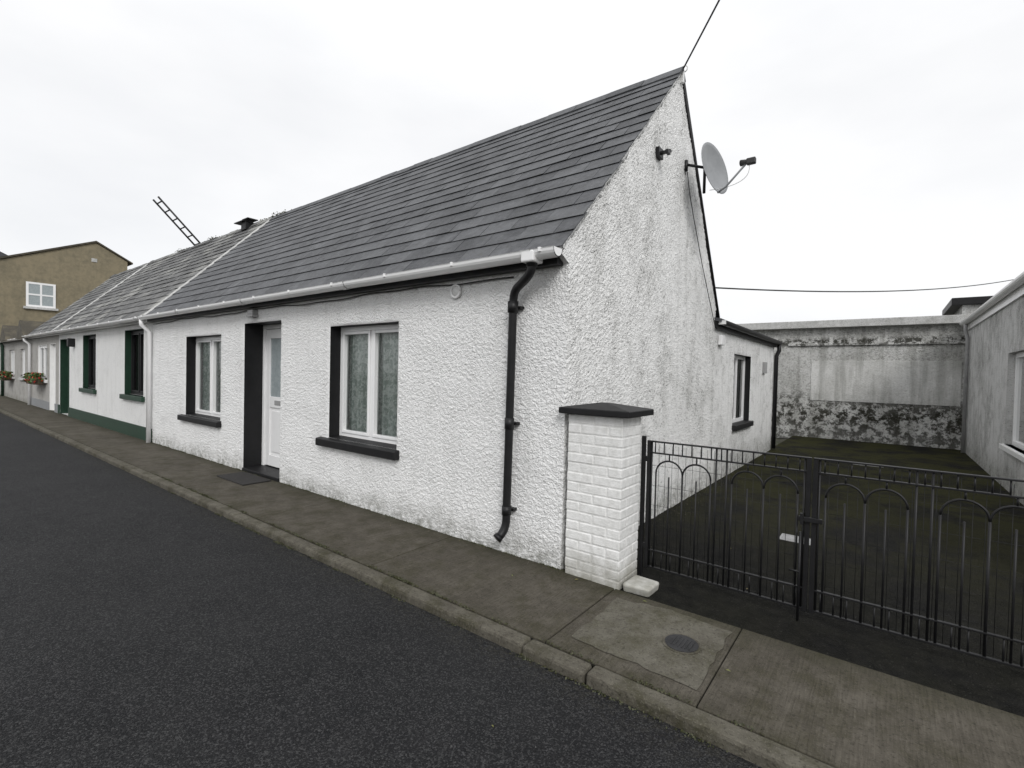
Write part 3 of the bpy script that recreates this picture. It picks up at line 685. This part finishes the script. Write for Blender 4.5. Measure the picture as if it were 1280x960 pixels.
# ============================================================ COTTAGE 4 (low, further along)
c4=empty("low_cottage");X4=-31
wally("front_wall",X4,X3-.02,2.42,[(-27.4,-26.0,.9,2.0),(-24.6,-23.6,.9,2.0)],M['grey_rc'],c4,y=.02)
for a,b in ((-27.4,-26.0),(-24.6,-23.6)):
    window(c4,a,b,.9,2.0,.14,M['pvc'],True,True)
    box("sill",(a-.08,-.05,.82),(b+.08,.1,.9),M['slab'],c4)
mesh("roof",[(X4,-.1,2.42),(X3-.02,-.1,2.42),(X3-.02,3.5,3.3),(X4,3.5,3.3),(X4,-.1,2.36),(X3-.02,-.1,2.36),(X3-.02,3.5,3.24),(X4,3.5,3.24)],[(0,1,2,3),(7,6,5,4),(0,4,5,1),(1,5,6,2),(2,6,7,3),(3,7,4,0)],M['slate_brown'],c4)
gutter(c4,X4,X3-.05,-.15,2.38,M['pvc'])
tube("downpipe",[(-28.6,-.15,2.35),(-28.6,-.05,2.2),(-28.6,-.05,0)],.05,M['green_paint'],c4)
for xc in (-22.6,-26.7):
    mesh("canopy",[(xc-.9,-.25,2.35),(xc+.9,-.25,2.35),(xc,-.25,3.0),(xc-.9,1.6,2.5),(xc+.9,1.6,2.5),(xc,1.6,3.0)],[(0,1,2),(1,4,5,2),(0,2,5,3),(3,5,4),(0,3,4,1)],M['slate_brown'],c4)
def flowerbox(x0,x1,z):
    f=empty("flower_box");box("trough",(x0,-.30,z-.16),(x1,-.075,z),M['wood'],f,.006)
    for nm,mt,cnt,s in (("foliage",M['leaf'],500,.05),("blooms",M['petal'],220,.04)):
        V=[];F=[];C=[]
        for _ in range(cnt):
            p=Vector((random.uniform(x0-.05,x1+.05),-.19+random.gauss(0,.08),z+random.uniform(-.1,.2)));a=Vector((random.gauss(0,1),random.gauss(0,1),random.gauss(0,1))).normalized();b=a.orthogonal().normalized();n=len(V)
            V+=[p+a*s,p+b*s*.6,p-a*s,p-b*s*.6];F.append((n,n+1,n+2,n+3));C.append(random.random())
        mesh(nm,V,F,mt,f,cols=C)
flowerbox(-20.9,-19.5,.95);flowerbox(-27.3,-26.1,.9)
# ============================================================ OCHRE HOUSE
oh=empty("ochre_house");xg=-34
def prism(name,x0,x1,prof,mat,parent):
    n=len(prof);V=[(x,y,z) for x in (x0,x1) for y,z in prof]
    F=[tuple(range(n-1,-1,-1)),tuple(range(n,2*n))]+[(i,(i+1)%n,n+(i+1)%n,n+i) for i in range(n)]
    return mesh(name,V,F,mat,parent)
prism("walls",xg-9,xg,[(-1.5,-.1),(5.65,-.1),(5.65,7.6),(4.2,8.4),(-1.5,5.85)],M['tan_rc'],oh)
prism("roof_coping",xg-9.05,xg+.08,[(-1.7,5.80),(4.2,8.42),(5.9,7.5),(5.9,7.58),(4.2,8.52),(-1.7,5.90)],M['slate_brown'],oh)
def xwindow(x,y0,y1,z0,z1,parent):
    L=[((x,y0,z0),(x+.05,y0+.1,z1)),((x,y1-.1,z0),(x+.05,y1,z1)),((x,y0+.1,z0),(x+.049,y1-.1,z0+.1)),((x,y0+.1,z1-.1),(x+.049,y1-.1,z1)),((x,(y0+y1)/2-.04,z0+.1),(x+.048,(y0+y1)/2+.04,z1-.1)),((x,y0+.1,(z0+z1)/2-.04),(x+.047,y1-.1,(z0+z1)/2+.04))]
    boxes("window_frame",L,M['pvc'],parent)
    box("window_pane",(x+.005,y0+.05,z0+.05),(x+.03,y1-.05,z1-.05),M['frost'],parent)
    box("window_sill",(x+.005,y0-.1,z0-.12),(x+.12,y1+.1,z0-.002),M['slab'],parent)
xwindow(xg,1.35,2.5,4.45,5.75,oh)
box("vent_grille",(xg,4.0,7.3),(xg+.03,4.25,7.5),M['slab'],oh)
fr=empty("slate_roof_house");prism("walls",-52,-44,[(-4,-.1),(3,-.1),(3,7.8),(-4,7.8)],M['tan_rc'],fr);prism("roof",-52.1,-43.8,[(-4.3,7.7),(3.3,7.7),(-.5,9.6)],M['slate'],fr)
hh=empty("hipped_house");box("walls",(-30.5,7.0,-.1),(-24,13,5.2),M['grey_rc'],hh)
mesh("hip_roof",[(-30.8,6.7,5.2),(-23.7,6.7,5.2),(-23.7,13.3,5.2),(-30.8,13.3,5.2),(-28.2,9.8,9.2),(-26.3,9.8,9.2)],[(0,1,5,4),(1,2,5),(2,3,4,5),(3,0,4),(0,3,2,1)],M['slate_brown'],hh)
# ============================================================ small stuff
dm=empty("doormat");box("pile",(-5.25,-.42,.0),(-4.45,-.06,.018),M['mat'],dm,.005)
V=[];F=[];C=[]
for x,y,z in [(.62,-1.55,RZ),(.55,-2.0,RZ),(1.35,-.55,.002),(.9,1.4,-.012),(1.9,.9,-.012),(-.2,-.35,.002),(-1.8,-.2,.002),(.2,-.1,.002),(-1.0,-.08,.002),(-2.7,-.1,.002),(.72,-.1,.002),(1.2,.6,-.012),(.8,.9,-.012)]:
    a=random.uniform(0,6.28);s=random.uniform(.006,.012);d=Vector((math.cos(a),math.sin(a),0));e=Vector((-d.y,d.x,0));p=Vector((x,y,z+.006));n=len(V)
    V+=[p-d*s*1.4,p+e*s*.6+Vector((0,0,.004)),p+d*s*1.5,p-e*s*.6+Vector((0,0,.003))];F.append((n,n+1,n+2,n+3));C.append(random.random())
mesh("fallen_leaves",V,F,M['deadleaf'],None,cols=C)
V=[];F=[]
for _ in range(420):
    if random.random()<.45: x=random.uniform(-9,0);y=-abs(random.gauss(0,.05))-.02
    else: x=.03+abs(random.gauss(0,.10));y=random.uniform(.32,6)
    s=random.uniform(.003,.007);z=.0 if y<0 else -.012;n=len(V)
    V+=[(x-s,y,z),(x,y-s,z),(x+s,y,z),(x,y+s,z),(x,y,z+s*1.2)];F+=[(n,n+1,n+4),(n+1,n+2,n+4),(n+2,n+3,n+4),(n+3,n,n+4)]
mesh("pebbles",V,F,M['kerb'],None)
mp_=[(random.uniform(-9,0),-.02,.0) for _ in range(60)]+[(random.uniform(-6,3),KY+.112,.0) for _ in range(50)]+[(random.uniform(-6,2),KY-.01,RZ) for _ in range(35)]
clump("moss",mp_,M['moss'],None,5000,.006,(.05,.008,.004))
# ============================================================ CAMERA
f,yaw,pitch,roll,cx,cy=605.5,math.radians(37.69),math.radians(-1.24),math.radians(1.33),1.944,-3.181
Fv=Vector((-math.sin(yaw)*math.cos(pitch),math.cos(yaw)*math.cos(pitch),math.sin(pitch)));R=Vector((math.cos(yaw),math.sin(yaw),0));U=R.cross(Fv)
R2=R*math.cos(roll)+U*math.sin(roll);U2=-R*math.sin(roll)+U*math.cos(roll)
cam=bpy.data.cameras.new("camera");co=bpy.data.objects.new("camera",cam);link(co)
mw=Matrix.Identity(4)
for i in range(3): mw[i][0]=R2[i];mw[i][1]=U2[i];mw[i][2]=-Fv[i]
mw[0][3],mw[1][3],mw[2][3]=cx,cy,1.5
co.matrix_world=mw;cam.sensor_width=36;cam.lens=f/1280*36;cam.clip_end=2000;cam.clip_start=.05;S.camera=co
# ============================================================ LIGHT
sd_=Vector((.66,-.60,.66)).normalized()
el=math.asin(sd_.z);az=math.atan2(sd_.x,sd_.y)
sun=bpy.data.lights.new("sun",'SUN');sun.energy=1.5;sun.angle=math.radians(20);sun.color=(1,.985,.965)
so=bpy.data.objects.new("sun",sun);link(so);so.rotation_euler=(-sd_).to_track_quat('-Z','Y').to_euler()
w=bpy.data.worlds.new("World");S.world=w;w.use_nodes=True;t=w.node_tree;N=t.nodes;bg=N["Background"]
sky=N.new("ShaderNodeTexSky");sky.sky_type='NISHITA';sky.sun_disc=False;sky.sun_elevation=el;sky.sun_rotation=az
sc=N.new("ShaderNodeVectorMath");sc.operation='SCALE';sc.inputs["Scale"].default_value=.10;t.links.new(sky.outputs[0],sc.inputs[0])
tc=N.new("ShaderNodeTexCoord");mp=N.new("ShaderNodeMapping");mp.inputs["Scale"].default_value=(1,1,2.6);t.links.new(tc.outputs["Generated"],mp.inputs[0])
ns=N.new("ShaderNodeTexNoise");ns.inputs["Scale"].default_value=1.6;ns.inputs["Detail"].default_value=5;ns.inputs["Roughness"].default_value=.5;t.links.new(mp.outputs[0],ns.inputs[0])
rp=N.new("ShaderNodeValToRGB");rp.color_ramp.elements[0].position=.33;rp.color_ramp.elements[0].color=(.91,.92,.94,1);rp.color_ramp.elements[1].position=.60;rp.color_ramp.elements[1].color=(1.05,1.05,1.055,1);t.links.new(ns.outputs["Fac"],rp.inputs[0])
sx=N.new("ShaderNodeSeparateXYZ");t.links.new(tc.outputs["Generated"],sx.inputs[0])
mr=N.new("ShaderNodeMapRange");mr.inputs["From Min"].default_value=.45;mr.inputs["From Max"].default_value=1;mr.inputs["To Min"].default_value=1.0;mr.inputs["To Max"].default_value=1.35;t.links.new(sx.outputs[2],mr.inputs[0])
ms=N.new("ShaderNodeVectorMath");ms.operation='SCALE';t.links.new(rp.outputs[0],ms.inputs[0]);t.links.new(mr.outputs[0],ms.inputs["Scale"])
mx=N.new("ShaderNodeMix");mx.data_type='RGBA';mx.inputs[0].default_value=.94;t.links.new(sc.outputs[0],mx.inputs[6]);t.links.new(ms.outputs[0],mx.inputs[7])
t.links.new(mx.outputs[2],bg.inputs[0]);bg.inputs[1].default_value=1.0
S.view_settings.view_transform='Standard';S.view_settings.look='None';S.view_settings.exposure=0
